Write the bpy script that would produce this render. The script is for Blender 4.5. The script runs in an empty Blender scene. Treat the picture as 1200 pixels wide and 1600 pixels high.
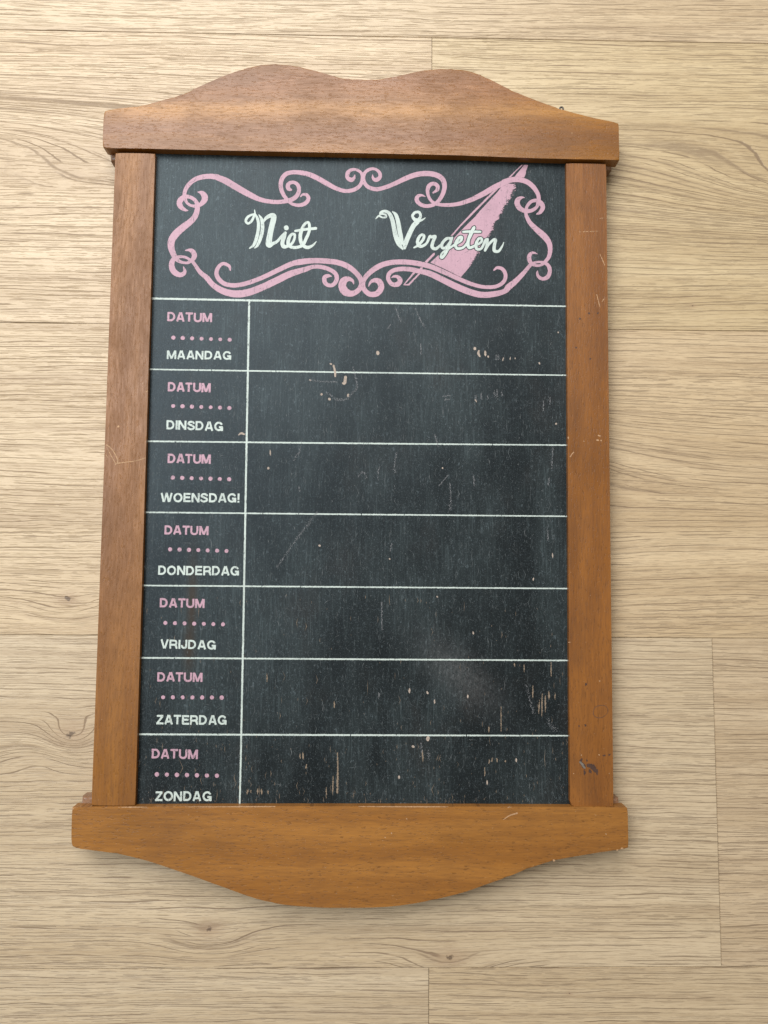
import bpy, bmesh, math, random
import numpy as np

# ------------------------------------------------------------------ camera, world, light
scene = bpy.context.scene
MM = 0.001
CAM = [5e-06,-24.26711,472.137907,0.081577,-0.018489,0.005742]
cam_data = bpy.data.cameras.new('camera')
cam = bpy.data.objects.new('camera', cam_data)
scene.collection.objects.link(cam)
cam.location = (CAM[0]*MM, CAM[1]*MM, CAM[2]*MM)
cam.rotation_euler = CAM[3:6]
cam_data.sensor_fit = 'VERTICAL'
cam_data.sensor_height = 36.0
cam_data.lens = 27.0
cam_data.clip_start = 0.01
cam_data.clip_end = 50
scene.camera = cam

world = bpy.data.worlds.new('World')
scene.world = world
world.use_nodes = True
bg = world.node_tree.nodes['Background']
bg.inputs['Color'].default_value = (1.0, 0.89, 0.73, 1)
bg.inputs['Strength'].default_value = 0.30

def area(name, loc, target, sx, sy, energy, color):
    d = bpy.data.lights.new(name, 'AREA')
    d.shape = 'RECTANGLE'; d.size = sx; d.size_y = sy
    d.energy = energy; d.color = color
    o = bpy.data.objects.new(name, d)
    scene.collection.objects.link(o)
    o.location = loc
    v = np.array(target) - np.array(loc)
    from mathutils import Vector
    o.rotation_euler = Vector(v).to_track_quat('-Z', 'Y').to_euler()
    return o
area('window_light', (-0.35, 1.10, 1.40), (-0.05, 0.15, 0), 1.3, 1.3, 42, (0.97, 0.985, 1.0))
area('skylight', (-1.10, 0.35, 1.85), (-0.1, 0.05, 0), 0.9, 1.2, 24, (0.84, 0.92, 1.0))

scene.view_settings.view_transform = 'Standard'
scene.view_settings.look = 'None'
scene.view_settings.gamma = 1.0
scene.view_settings.exposure = 0.0

# ------------------------------------------------------------------ measured data, millimetres on the board
SCROLL = [[[-116.95,208.89,2.31],[-116.68,211.21,2.4],[-115.15,214.58,2.6],[-112.04,217.98,2.79],[-107.67,220.23,3.08],[-101.76,221.12,3.27],[-96.81,220.64,3.56],[-96.8,220.37,3.59],[-92.14,218.53,4.13],[-86.52,215.26,4.13],[-80.91,212.0,3.95],[-75.3,208.98,3.59],[-70.64,206.91,2.96],[-65.08,205.67,2.69],[-59.54,205.33,2.6],[-54.94,205.85,2.69],[-50.8,207.03,2.87],[-48.07,209.0,2.69],[-46.5,211.92,2.51],[-46.42,214.81,2.42],[-47.75,217.19,2.33],[-50.09,218.21,2.15],[-52.39,217.49,2.51],[-53.28,215.88,2.6],[-52.78,213.97,2.51],[-51.15,213.27,1.35]],
 [[-53.57,206.98,2.06],[-55.95,210.3,2.42],[-57.41,214.12,2.6],[-57.58,217.97,2.69],[-56.39,221.37,2.78],[-53.9,223.83,2.78],[-49.74,224.73,2.69],[-45.37,224.51,2.95],[-40.79,223.65,3.1],[-35.42,221.37,3.24],[-29.28,217.91,3.1],[-23.14,214.7,2.65],[-17.79,213.22,2.51],[-12.47,214.03,2.51],[-8.69,216.71,2.36],[-7.06,220.71,2.21],[-7.64,224.67,1.92],[-10.33,226.85,1.77],[-13.39,227.11,1.92],[-16.04,225.31,2.51],[-16.38,222.12,2.51],[-14.07,220.42,2.8],[-12.18,221.8,1.77],[-11.82,223.64,0.59]],
 [[-52.81,206.0,1.9],[-50.05,204.12,1.9],[-45.69,203.52,2.33],[-41.9,205.06,2.54],[-40.32,207.92,2.33],[-41.45,210.17,2.12],[-43.85,210.47,1.48],[-45.13,209.19,0.85]],
 [[-114.44,198.93,0.48],[-116.17,199.16,1.73],[-118.68,200.9,2.98],[-119.88,203.19,3.37],[-119.07,205.77,3.56],[-116.67,207.61,2.79],[-113.71,207.56,2.21],[-110.71,205.92,2.31],[-108.91,203.39,2.4],[-108.61,201.6,2.4]],
 [[-116.41,207.1,1.92],[-115.58,204.29,1.73],[-113.06,202.29,1.63],[-110.1,201.83,1.92],[-107.17,202.65,2.4],[-104.78,205.26,3.46],[-104.36,207.83,3.85],[-105.9,210.12,2.88],[-107.4,210.71,1.63],[-108.98,210.83,0.38]],
 [[-108.89,202.62,2.88],[-108.8,199.55,3.17],[-109.91,195.43,3.46],[-112.76,191.8,3.85],[-117.07,188.15,4.33],[-121.35,184.0,4.62],[-123.77,179.89,4.42],[-124.14,175.82,4.04],[-122.93,171.78,3.46],[-121.12,168.51,2.88],[-118.86,166.53,2.12],[-115.41,165.57,1.63],[-112.97,165.97,1.92],[-110.59,167.93,2.69],[-109.68,170.48,3.17],[-110.98,172.99,2.88],[-112.96,173.72,1.83],[-115.4,173.43,0.48]],
 [[-112.03,167.15,1.63],[-114.03,168.63,1.63],[-116.5,169.35,1.63],[-119.43,169.2,1.92],[-122.32,167.73,2.88],[-123.43,164.17,3.37],[-122.08,160.15,3.65],[-118.6,157.94,3.08],[-115.94,158.74,2.6],[-115.26,160.52,1.92],[-116.21,163.03,0.58]],
 [[-111.55,167.41,1.92],[-109.52,164.91,2.12],[-105.96,159.91,2.6],[-101.62,156.28,3.17],[-97.52,151.68,3.38],[-90.97,147.91,4.02],[-83.41,146.48,4.44],[-75.91,147.59,4.44],[-67.38,151.06,4.23],[-58.85,155.41,4.23],[-50.31,159.78,4.02],[-41.71,162.6,3.17],[-36.77,164.36,2.51],[-31.49,164.29,2.65],[-26.19,162.59,2.65],[-22.75,159.92,2.65],[-22.18,156.44,2.65],[-24.17,153.3,2.51],[-27.17,152.86,2.36],[-29.46,154.77,2.65],[-29.51,157.87,2.65],[-27.26,158.84,2.06],[-25.37,158.48,0.59]],
 [[-87.44,161.4,0.85],[-88.37,164.06,1.9],[-91.96,165.45,2.12],[-94.81,163.17,2.33],[-95.89,159.26,2.54],[-94.18,155.4,2.75],[-90.01,152.47,2.75],[-83.55,151.91,2.75],[-76.06,153.69,2.75],[-67.52,157.16,2.75],[-58.98,161.53,2.96],[-50.42,165.8,3.17],[-44.36,167.34,3.69],[-36.83,168.25,3.39],[-29.29,168.14,3.39],[-21.72,167.33,3.39],[-15.65,165.09,3.39],[-11.08,161.67,3.1],[-7.63,157.45,3.1],[-6.83,153.58,3.1],[-8.68,150.06,3.1],[-12.42,147.83,3.54],[-16.57,148.77,4.87],[-18.65,152.23,4.72],[-17.8,155.73,4.42],[-15.17,157.09,2.95],[-12.52,156.05,1.77],[-11.59,153.89,0.59]],
 [[-0.76,224.01,0.59],[-0.35,221.63,1.77],[1.57,220.71,2.65],[3.84,222.5,2.36],[3.43,225.68,2.06],[0.35,227.85,1.77],[-3.08,227.3,2.06],[-5.58,225.11,2.06],[-6.46,221.51,2.21],[-5.27,217.97,2.36],[-2.58,215.64,2.51],[2.01,214.69,2.65],[7.33,216.06,2.65],[13.42,218.71,2.8],[19.51,221.84,3.1],[25.62,224.35,3.24],[31.74,225.42,3.39],[37.87,224.9,3.39],[42.47,222.43,3.24],[44.17,218.09,2.95],[43.26,212.92,2.65],[40.6,208.11,2.36],[37.17,205.28,2.36],[32.6,204.41,2.36],[28.77,205.68,2.51],[26.85,208.26,2.65],[27.6,210.65,2.21],[29.89,211.32,1.47],[32.19,210.49,0.44]],
 [[37.09,213.09,1.06],[39.61,215.07,2.12],[39.6,217.69,2.54],[37.07,219.01,2.33],[34.33,217.25,2.54],[33.58,213.25,2.12],[35.24,208.74,1.9],[38.76,205.96,2.12],[45.34,205.29,2.33],[53.01,206.22,2.54],[60.69,208.97,2.96],[68.39,212.98,3.38],[76.1,217.69,3.6],[82.72,221.01,3.38],[81.31,220.83,3.37],[85.83,222.32,3.46],[90.84,222.57,3.46],[95.85,221.1,3.27],[99.83,217.8,2.98],[102.31,213.69,2.69],[103.03,210.08,2.4],[102.26,206.44,2.12]],
 [[94.18,210.95,0.38],[92.28,211.02,1.54],[90.02,209.58,2.98],[89.5,206.99,3.37],[90.99,204.17,3.17],[94.23,202.42,2.69],[97.73,202.49,2.4],[100.74,204.09,2.12],[102.76,206.71,1.92],[103.28,209.05,1.73]],
 [[94.98,202.69,1.92],[95.75,205.55,1.92],[98.27,208.44,2.12],[101.28,209.27,2.31],[104.27,207.77,2.98],[105.5,204.95,2.79],[103.97,201.82,2.31],[101.46,200.33,0.48]],
 [[94.72,201.66,1.92],[95.45,198.58,2.4],[97.67,194.49,2.88],[101.64,190.44,3.56],[106.1,186.41,4.04],[109.05,182.35,3.46],[109.91,177.76,2.79],[108.97,173.13,2.4],[106.96,170.29,2.12],[104.45,167.95,1.63],[101.47,167.39,1.63],[98.49,168.36,2.12],[97.02,170.63,2.69],[96.78,173.18,2.6],[98.04,175.25,1.92],[100.03,175.54,1.25],[101.92,174.8,0.38]],
 [[98.0,168.35,1.73],[100.49,169.41,1.54],[103.97,169.73,1.54],[106.95,169.01,2.12],[109.17,166.5,2.5],[109.38,162.93,2.4],[107.87,160.1,2.6],[104.88,159.04,2.21],[102.41,160.52,2.02],[101.68,162.8,1.35],[101.94,164.08,0.48]],
 [[98.0,168.35,2.21],[95.49,165.25,2.4],[91.99,161.12,2.79],[88.0,156.98,3.37],[84.02,153.62,3.85],[81.35,150.76,3.17],[74.81,148.87,3.6],[67.2,148.3,3.81],[59.59,150.08,4.02],[50.89,153.62,4.02],[42.19,157.94,3.81],[34.56,161.39,3.6],[28.24,162.7,3.1],[23.69,163.64,2.95],[18.38,163.94,2.8],[13.09,163.0,2.65],[9.94,160.45,2.51],[9.74,156.95,2.51],[12.03,154.11,2.65],[15.43,154.17,3.1],[16.92,156.68,2.95],[15.39,158.83,2.21],[13.12,159.11,1.47],[11.62,158.3,0.44]],
 [[74.85,164.07,0.85],[77.04,165.67,1.9],[80.31,164.72,2.33],[82.04,161.05,2.33],[80.82,156.78,2.33],[75.91,153.68,2.33],[68.29,153.34,2.33],[60.68,155.11,2.54],[51.97,158.66,2.75],[44.35,162.11,2.96],[36.72,165.34,3.17],[29.73,167.17,3.24],[23.66,168.08,3.24],[17.6,168.37,3.24],[11.54,167.88,3.24],[5.5,166.22,3.39],[0.24,163.02,3.24],[-3.88,159.06,2.95],[-5.87,155.15,2.8],[-5.3,150.89,2.95],[-1.87,147.69,3.24],[2.65,148.07,3.54],[5.25,151.83,3.69],[4.09,155.54,3.69],[1.06,156.42,2.65],[-1.19,155.22,1.62],[-2.52,152.64,0.59]]]
NIET = [[[-73.48,199.91,0.63],[-73.33,197.52,1.08],[-75.39,196.76,1.35],[-77.65,195.29,1.62],[-78.74,192.88,1.62],[-77.33,191.23,1.44],[-75.07,192.95,1.53],[-73.54,196.56,1.53]],
 [[-72.86,197.05,0.99],[-71.66,194.68,1.71],[-70.89,191.35,1.88],[-71.02,186.58,1.97],[-72.05,181.32,2.06],[-73.57,177.49,1.79],[-75.95,175.46,0.81]],
 [[-70.78,196.85,0.63],[-69.12,194.25,1.79],[-68.34,190.44,2.15],[-68.56,185.67,2.15],[-69.74,180.88,2.06],[-71.27,177.29,1.62],[-72.84,175.7,0.72]],
 [[-68.14,191.87,0.9],[-66.37,194.77,1.97],[-63.64,196.49,2.69],[-61.79,196.29,3.41],[-61.74,193.9,3.41],[-62.8,189.1,3.41],[-63.62,184.32,3.41],[-64.21,180.03,3.77],[-63.94,177.89,3.77],[-61.89,178.64,2.24],[-59.16,180.11,1.79],[-56.47,183.49,1.53],[-54.67,185.43,1.35]],
 [[-54.22,185.68,1.79],[-55.08,182.57,2.42],[-55.93,179.22,2.42],[-54.96,176.86,2.42],[-52.22,177.38,1.79],[-49.73,179.33,1.62],[-48.41,182.68,1.53],[-48.68,184.82,1.62],[-50.51,184.55,1.79],[-52.07,181.66,2.15],[-52.24,178.33,2.15],[-50.37,176.7,1.97],[-47.15,176.52,1.88],[-43.5,178.0,1.97],[-41.27,182.33,1.97],[-39.51,187.13,1.79],[-39.58,191.42,1.71],[-40.76,192.6,1.62],[-42.8,190.89,1.71],[-44.35,187.04,2.15],[-44.97,183.22,2.24],[-44.21,179.42,2.24],[-42.1,177.08,2.15],[-39.8,176.64,2.06],[-37.06,178.11,1.35],[-35.03,180.43,0.45]],
 [[-53.73,189.02,2.87],[-53.63,188.69,2.87]],
 [[-48.03,186.98,1.53],[-42.75,187.93,1.62],[-35.62,188.86,1.88]]]
VERGETEN = [[[1.45,195.57,0.42],[3.39,197.48,1.27],[5.58,196.54,0.99],[7.76,196.81,1.27],[7.53,198.31,1.27],[5.56,198.8,1.13],[4.11,198.63,0.99],[4.82,200.0,1.55],[7.37,200.57,1.83],[9.93,199.11,2.26],[11.78,195.0,2.54],[12.91,189.75,2.68],[14.04,184.51,2.82],[15.89,180.04,2.82],[18.31,176.49,0.99]],
 [[11.88,200.43,0.71],[13.94,198.43,2.12],[15.28,194.31,2.54],[16.19,189.05,2.68],[17.09,184.56,2.68],[18.29,180.08,1.69]],
 [[19.54,177.11,1.55],[19.89,179.74,2.82],[22.03,185.4,2.96],[24.9,191.46,2.96],[27.44,194.52,2.96],[25.61,195.62,2.12],[24.28,197.86,1.69],[25.95,200.15,1.69],[28.5,200.2,1.69],[29.24,197.57,1.69],[27.8,194.9,1.97],[30.34,195.48,1.27],[32.31,196.87,0.42]],
 [[25.35,177.58,0.99],[27.88,179.12,1.55],[30.77,182.55,1.69],[31.49,185.19,1.69],[30.03,185.91,1.55],[28.22,184.0,1.83],[27.51,180.62,1.97],[29.34,178.4,1.97],[32.96,180.33,1.55],[35.12,184.87,1.69],[36.22,184.52,1.83],[38.4,184.93,1.83],[36.96,181.15,1.97],[36.6,178.15,2.12],[38.79,177.06,1.97],[41.69,179.36,1.41]],
 [[47.65,183.96,1.69],[45.32,183.55,1.83],[42.78,180.5,1.83],[42.78,177.88,1.83],[44.97,177.91,1.69],[47.51,181.33,1.55],[48.96,184.36,1.41],[47.15,179.45,1.83],[44.97,174.54,1.83],[42.8,171.51,1.69],[41.86,172.24,1.27],[43.16,174.89,1.13],[46.79,177.2,1.27],[50.42,179.88,1.41],[54.42,182.58,1.55],[54.78,184.84,1.69],[52.96,184.06,1.83],[51.15,180.64,1.83],[51.88,177.66,1.83],[55.52,178.09,1.55],[58.43,181.52,1.41],[61.34,187.58,1.41],[62.81,191.0,1.27],[62.08,190.99,1.27],[60.25,186.81,1.83],[58.79,181.53,1.97],[59.52,178.16,1.97],[62.8,179.34,1.55],[66.81,181.66,1.55],[67.17,183.92,1.69],[65.35,183.89,1.69],[63.89,180.86,1.83],[64.25,177.49,1.83],[67.17,177.92,1.55],[69.73,183.22,1.69],[70.82,183.24,1.55]],
 [[55.87,188.24,1.41],[60.61,188.48,1.69],[66.45,188.43,1.41]],
 [[70.82,183.61,1.83],[70.45,179.85,1.69],[69.35,176.45,1.41],[71.54,180.24,1.55],[74.47,183.3,1.69],[75.93,183.32,1.83],[75.19,179.93,1.97],[75.18,176.55,2.12],[77.73,176.22,1.69],[79.92,179.26,1.13],[81.03,181.91,0.42]]]
QUILL = [[[94.1,233.55],[93.21,233.04],[84.17,223.95],[85.45,223.81],[88.76,227.78],[93.93,232.88]],
 [[94.82,233.32],[95.87,233.75],[96.66,232.77],[96.0,230.42],[95.03,228.32],[95.18,227.07],[93.96,224.05],[87.78,224.26],[89.96,226.97],[92.63,230.35]],
 [[77.34,217.75],[78.78,217.45],[69.47,207.83],[61.48,199.27],[54.31,191.73],[49.07,185.32],[47.17,184.47],[54.31,193.13],[62.28,202.0]],
 [[80.86,218.98],[83.91,219.87],[88.32,219.62],[88.06,216.96],[86.29,213.61],[85.07,210.68],[83.06,208.16],[81.29,204.41],[79.44,200.66],[77.83,197.75],[75.82,194.0],[74.38,191.1],[73.02,187.38],[71.42,184.89],[69.42,181.16],[65.44,176.18],[64.8,173.72],[62.66,170.42],[60.67,167.12],[59.09,165.06],[57.11,162.58],[54.34,159.28],[49.59,161.65],[42.46,165.19],[35.48,168.17],[41.48,173.98],[47.97,181.61],[50.74,184.94],[57.1,191.78],[63.23,198.15],[66.75,202.5],[72.03,208.38],[76.84,213.85]],
 [[38.15,174.74],[37.28,174.24],[32.0,168.68],[33.42,167.89],[35.47,170.37],[38.23,173.27]],
 [[29.48,165.14],[30.98,165.16],[30.44,163.77],[28.23,163.49]],
 [[25.07,162.06],[26.34,161.67],[19.99,154.26],[21.96,154.46],[28.24,161.3],[29.19,160.91],[22.6,153.5],[18.66,153.59]]]
DATE = [["DATUM",-125.01,128.78,-97.79,128.43,5.68],["DATUM",-123.32,85.34,-97.46,85.01,5.63],["DATUM",-121.93,41.64,-96.27,41.32,5.59],["DATUM",-122.58,-1.29,-96.51,-1.57,5.35],["DATUM",-123.83,-44.53,-97.63,-44.73,5.34],["DATUM",-124.07,-87.68,-97.55,-87.8,5.3],["DATUM",-125.8,-131.81,-99.05,-132.12,5.39]]
DAY = [["MAANDAG",-124.53,105.23,-85.49,105.34,5.31],["DINSDAG",-123.46,62.09,-89.39,61.34,5.59],["WOENSDAG!",-125.45,18.06,-78.38,18.14,5.46],["DONDERDAG",-125.58,-25.46,-77.52,-25.33,5.45],["VRIJDAG",-122.75,-68.54,-90.19,-68.91,5.26],["ZATERDAG",-123.81,-112.4,-82.87,-112.47,5.4],["ZONDAG",-123.04,-156.02,-90.38,-155.97,5.49]]
DOTS = [[[-120.96,118.55],[-86.81,117.74]],
 [[-119.76,76.38],[-85.9,75.53]],
 [[-118.59,32.74],[-84.92,32.15]],
 [[-118.84,-10.22],[-85.43,-10.85]],
 [[-120.3,-53.65],[-86.4,-54.22]],
 [[-120.26,-96.85],[-86.04,-96.83]],
 [[-122.43,-140.96],[-87.66,-141.54]]]
HLINE = [[[-135.26,142.8,1.19],[-8.62,142.23,1.19],[119.2,141.82,0.88]],
 [[-135.33,98.7,0.88],[-8.12,98.51,0.88],[119.14,98.53,0.77]],
 [[-134.99,54.62,0.92],[-7.61,54.85,0.92],[119.08,55.3,0.77]],
 [[-134.67,11.74,0.85],[-7.11,11.78,0.85],[119.01,11.94,0.77]],
 [[-134.69,-31.77,0.85],[-6.6,-31.61,0.85],[118.93,-31.41,0.77]],
 [[-135.11,-74.1,0.92],[-6.11,-74.07,0.92],[118.85,-73.92,0.85]],
 [[-135.06,-118.17,1.0],[-5.6,-118.0,1.0],[118.76,-117.71,0.73]]]
VLINE = [[[-75.45,142.66,1.19],[-75.0,55.11,1.12],[-74.43,-35.49,1.12],[-74.05,-122.51,1.04],[-74.02,-157.43,0.96]]]
TOPRAIL = [[-166.43,256.9],[-166.03,258.76],[-164.3,259.5],[-161.19,260.06],[-145.0,262.46],[-131.97,266.05],[-117.57,271.16],[-106.12,277.02],[-94.74,282.47],[-81.69,287.77],[-73.43,290.25],[-65.25,291.47],[-55.33,291.27],[-43.66,289.43],[-32.09,286.24],[-22.12,283.7],[-13.76,282.7],[-5.52,282.59],[4.54,283.35],[14.09,285.23],[24.04,287.87],[34.01,289.94],[44.0,290.7],[57.2,290.02],[65.61,287.3],[75.6,282.35],[88.78,275.92],[102.23,270.63],[115.52,266.02],[132.29,261.47],[145.47,258.78],[152.14,257.37],[152.15,245.92],[152.27,233.48],[101.28,233.66],[45.72,234.64],[-9.62,234.8],[-111.79,234.95],[-150.89,235.21],[-164.15,235.03],[-166.12,235.73],[-166.45,237.16]]
BOTRAIL = [[-168.48,-158.52],[-168.21,-158.05],[-136.78,-157.73],[-63.79,-157.19],[5.97,-156.95],[83.54,-156.89],[149.85,-156.95],[150.62,-157.59],[150.71,-167.3],[150.68,-179.83],[141.35,-181.28],[128.85,-183.1],[116.62,-185.12],[104.3,-187.67],[91.84,-191.71],[79.67,-196.42],[67.43,-200.61],[55.07,-204.73],[42.99,-207.7],[30.83,-210.18],[18.53,-211.96],[6.51,-212.92],[-14.71,-213.22],[-29.88,-212.89],[-41.99,-212.03],[-54.25,-210.3],[-66.29,-207.09],[-78.47,-202.97],[-90.8,-198.67],[-102.88,-194.58],[-115.07,-190.6],[-127.4,-186.89],[-139.45,-184.17],[-151.57,-182.37],[-165.27,-180.71],[-167.41,-179.76],[-168.06,-178.17]]
STILE = [[[-159.11,233.94],[-134.82,234.42],[-133.31,-157.55],[-158.23,-157.64]],[[119.57,232.73],[144.51,233.21],[143.04,-156.87],[117.75,-156.96]]]
CHIP = [[[3.51,111.85,1.67],[3.7,109.77,2.0]],
 [[62.93,115.13,1.33],[63.1,113.74,1.83]],
 [[65.48,113.08,0.83],[65.14,111.35,1.5],[65.99,109.63,1.0]],
 [[69.22,113.14,1.17],[69.56,109.68,1.33]],
 [[71.09,110.04,1.0],[71.26,108.83,1.0]],
 [[76.03,110.63,0.5],[76.02,106.82,0.67]],
 [[77.39,110.48,0.5],[77.55,106.85,0.67]],
 [[80.45,109.31,0.5],[80.1,106.71,0.67]],
 [[84.71,109.55,0.5],[84.7,107.47,0.67]],
 [[87.61,109.07,0.5],[87.77,108.03,0.5]],
 [[102.59,106.33,0.83],[102.75,105.12,0.83]],
 [[-25.48,103.67,1.0],[-24.29,103.34,0.83]],
 [[-23.27,102.49,1.17],[-22.37,98.89,1.33],[-22.16,95.97,1.17]],
 [[-15.92,95.54,1.67],[-16.37,91.93,1.83],[-17.38,91.75,1.17]],
 [[-30.42,84.89,1.33],[-30.24,84.38,1.33]],
 [[-25.66,82.04,1.5],[-25.32,81.36,1.33]],
 [[-14.27,85.1,1.17],[-14.08,83.39,1.17]],
 [[-37.63,93.87,0.83],[-37.11,92.85,0.83]],
 [[63.07,82.87,0.67],[64.09,81.0,0.67]],
 [[104.95,82.22,0.33],[104.56,75.7,0.5]],
 [[109.04,84.34,0.33],[108.84,80.55,0.5]],
 [[112.46,68.61,1.0],[112.63,68.1,1.0]],
 [[114.37,125.62,0.83],[114.36,124.93,0.83]],
 [[-60.76,50.21,0.67],[-60.52,46.84,0.83]],
 [[-61.7,39.42,1.33],[-61.52,38.75,1.33]],
 [[-30.15,-6.98,1.17],[-29.98,-7.31,1.17]],
 [[5.03,40.52,0.33],[4.56,36.64,0.67],[4.43,32.43,0.5]],
 [[15.5,49.43,0.33],[14.23,40.97,0.5],[14.93,36.76,0.5]],
 [[13.1,-5.57,0.5],[11.97,-10.56,0.67]],
 [[11.68,-14.53,0.83],[12.18,-15.02,0.67]],
 [[110.46,53.62,0.33],[109.88,45.46,0.42],[109.67,40.37,0.33]],
 [[107.94,35.28,0.33],[107.39,29.87,0.67]],
 [[62.03,36.11,0.5],[62.53,29.38,0.5]],
 [[106.82,3.34,0.33],[107.1,-3.0,0.58]],
 [[109.55,-10.3,0.67],[109.69,-13.29,0.67]],
 [[98.08,-25.0,0.67],[97.9,-26.98,0.67]],
 [[61.64,-57.33,0.67],[62.14,-58.96,1.0]],
 [[-43.01,27.71,0.5],[-42.45,24.36,0.67]],
 [[43.23,40.62,0.83],[43.56,40.12,0.83]],
 [[40.29,-36.54,0.83],[40.62,-37.36,0.83]],
 [[118.56,-42.96,0.83],[118.68,-47.89,0.83]],
 [[24.09,-90.58,0.83],[24.27,-93.64,1.17]],
 [[34.58,-92.45,0.83],[35.07,-94.06,1.17]],
 [[39.02,-97.25,0.83],[39.02,-99.66,0.83]],
 [[58.67,-94.4,0.83],[58.67,-96.33,1.0]],
 [[35.02,-118.57,1.83],[35.35,-121.12,1.83]],
 [[26.25,-124.04,1.33],[26.9,-124.83,1.17]],
 [[18.24,-141.2,1.0],[18.58,-142.78,1.33]],
 [[69.89,-143.36,0.67],[70.05,-146.05,1.0]],
 [[87.05,-130.59,0.67],[87.2,-132.98,1.17]],
 [[6.13,-93.43,0.67],[6.32,-96.64,0.67]],
 [[-79.83,59.15,0.62],[-78.32,60.15,1.23],[-76.57,59.58,0.92]]]
BAREWOOD = [[[-17.72,-127.9,0.5],[-17.41,-138.19,0.83],[-17.56,-150.81,1.17]],
 [[-20.13,-140.57,0.5],[-20.12,-152.39,0.83]],
 [[-23.9,-147.69,0.5],[-23.96,-153.98,0.67]],
 [[-37.95,-128.0,0.83],[-37.72,-131.96,0.83]],
 [[-39.56,-128.48,0.67],[-39.5,-131.96,0.67]],
 [[-35.73,-134.8,0.67],[-35.85,-137.48,0.83]],
 [[-20.08,-98.41,0.5],[-19.86,-102.41,0.83]],
 [[102.71,-92.84,0.5],[102.44,-106.53,0.83]],
 [[104.67,-94.44,0.67],[104.43,-104.11,0.67]],
 [[106.67,-92.01,0.83],[106.79,-96.85,1.0]],
 [[108.14,-74.99,0.5],[108.23,-83.1,0.67]],
 [[97.31,-88.03,0.5],[97.09,-96.91,0.67]],
 [[101.03,-96.88,0.5],[100.64,-104.93,0.67]],
 [[110.29,-92.79,0.5],[110.41,-96.83,0.67]],
 [[86.35,-75.46,0.67],[86.5,-77.73,0.83]],
 [[72.85,-130.66,0.67],[72.85,-133.04,0.83]],
 [[71.22,-131.46,0.5],[71.21,-134.32,0.67]],
 [[75.79,-130.64,0.67],[75.94,-133.03,0.83]],
 [[80.68,-131.89,0.67],[80.84,-133.0,0.67]],
 [[68.6,-136.24,0.5],[68.59,-140.99,0.67]],
 [[-63.83,-148.63,0.83],[-63.76,-151.93,0.83]],
 [[-61.57,-148.94,1.0],[-61.34,-152.23,1.0]],
 [[-69.76,-149.44,0.67],[-69.71,-151.95,0.67]],
 [[-57.7,-149.39,0.67],[-57.65,-151.91,0.67]],
 [[-67.67,-149.43,0.5],[-67.63,-151.32,0.5]],
 [[31.96,-126.08,0.67],[32.32,-133.22,0.83]],
 [[-59.77,-82.59,0.5],[-59.67,-87.41,0.67]],
 [[78.34,-101.04,0.5],[78.29,-115.48,0.67]],
 [[71.1,-112.31,0.67],[71.09,-115.99,0.83]],
 [[92.12,-75.91,0.5],[92.09,-80.78,0.5]]]
SCUFF = [[[-31.62,12.78,0.67],[-36.17,6.9,1.17],[-40.71,1.04,1.17],[-45.86,-6.47,0.83],[-55.49,-20.6,0.67]],
 [[-7.45,34.82,0.67],[-5.8,37.03,0.83],[-3.8,37.05,0.83],[-2.26,33.7,0.67]],
 [[-42.46,52.97,0.67],[-43.55,48.73,0.67],[-46.46,43.64,0.67]],
 [[47.77,31.23,0.5],[48.29,22.83,0.67],[47.81,14.45,1.17]],
 [[46.93,36.28,0.33],[41.08,29.48,0.5]],
 [[7.44,-40.59,0.5],[7.59,-56.93,0.5]],
 [[-37.62,93.53,0.5],[-30.87,92.76,0.67],[-20.76,92.39,0.5]],
 [[-27.4,85.95,0.67],[-20.62,81.77,1.0],[-14.74,82.36,1.0],[-10.58,87.04,0.67]],
 [[26.58,138.61,0.83],[28.83,133.4,0.83],[32.44,126.49,0.5]],
 [[14.31,139.29,0.5],[17.44,130.62,0.5]],
 [[43.45,84.33,0.67],[48.18,85.25,0.67]],
 [[44.3,82.28,0.67],[48.18,82.85,0.67]],
 [[63.41,85.45,0.67],[63.75,82.02,0.67]],
 [[66.8,86.35,0.5],[67.14,82.41,0.67]],
 [[70.53,85.54,0.5],[70.86,82.8,0.67]],
 [[74.77,88.18,0.67],[75.27,83.55,0.67]],
 [[76.47,88.72,0.5],[76.63,84.25,0.67]],
 [[79.69,88.24,0.5],[79.34,84.8,0.67]],
 [[9.31,126.15,0.67],[11.83,129.66,0.5]],
 [[29.76,116.9,0.33],[29.97,109.98,0.5]],
 [[-11.6,101.62,0.5],[-8.95,91.34,0.83],[-9.73,86.19,0.67]],
 [[38.46,61.21,0.5],[41.01,52.74,0.5]],
 [[106.2,-108.11,0.83],[108.13,-112.92,2.33],[111.39,-114.98,1.33]],
 [[30.96,-122.1,0.67],[31.81,-130.05,1.0]],
 [[35.54,-126.85,0.83],[36.05,-131.94,1.5]],
 [[93.2,-88.05,0.83],[95.6,-97.72,1.17],[98.01,-105.75,1.0]]]
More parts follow.
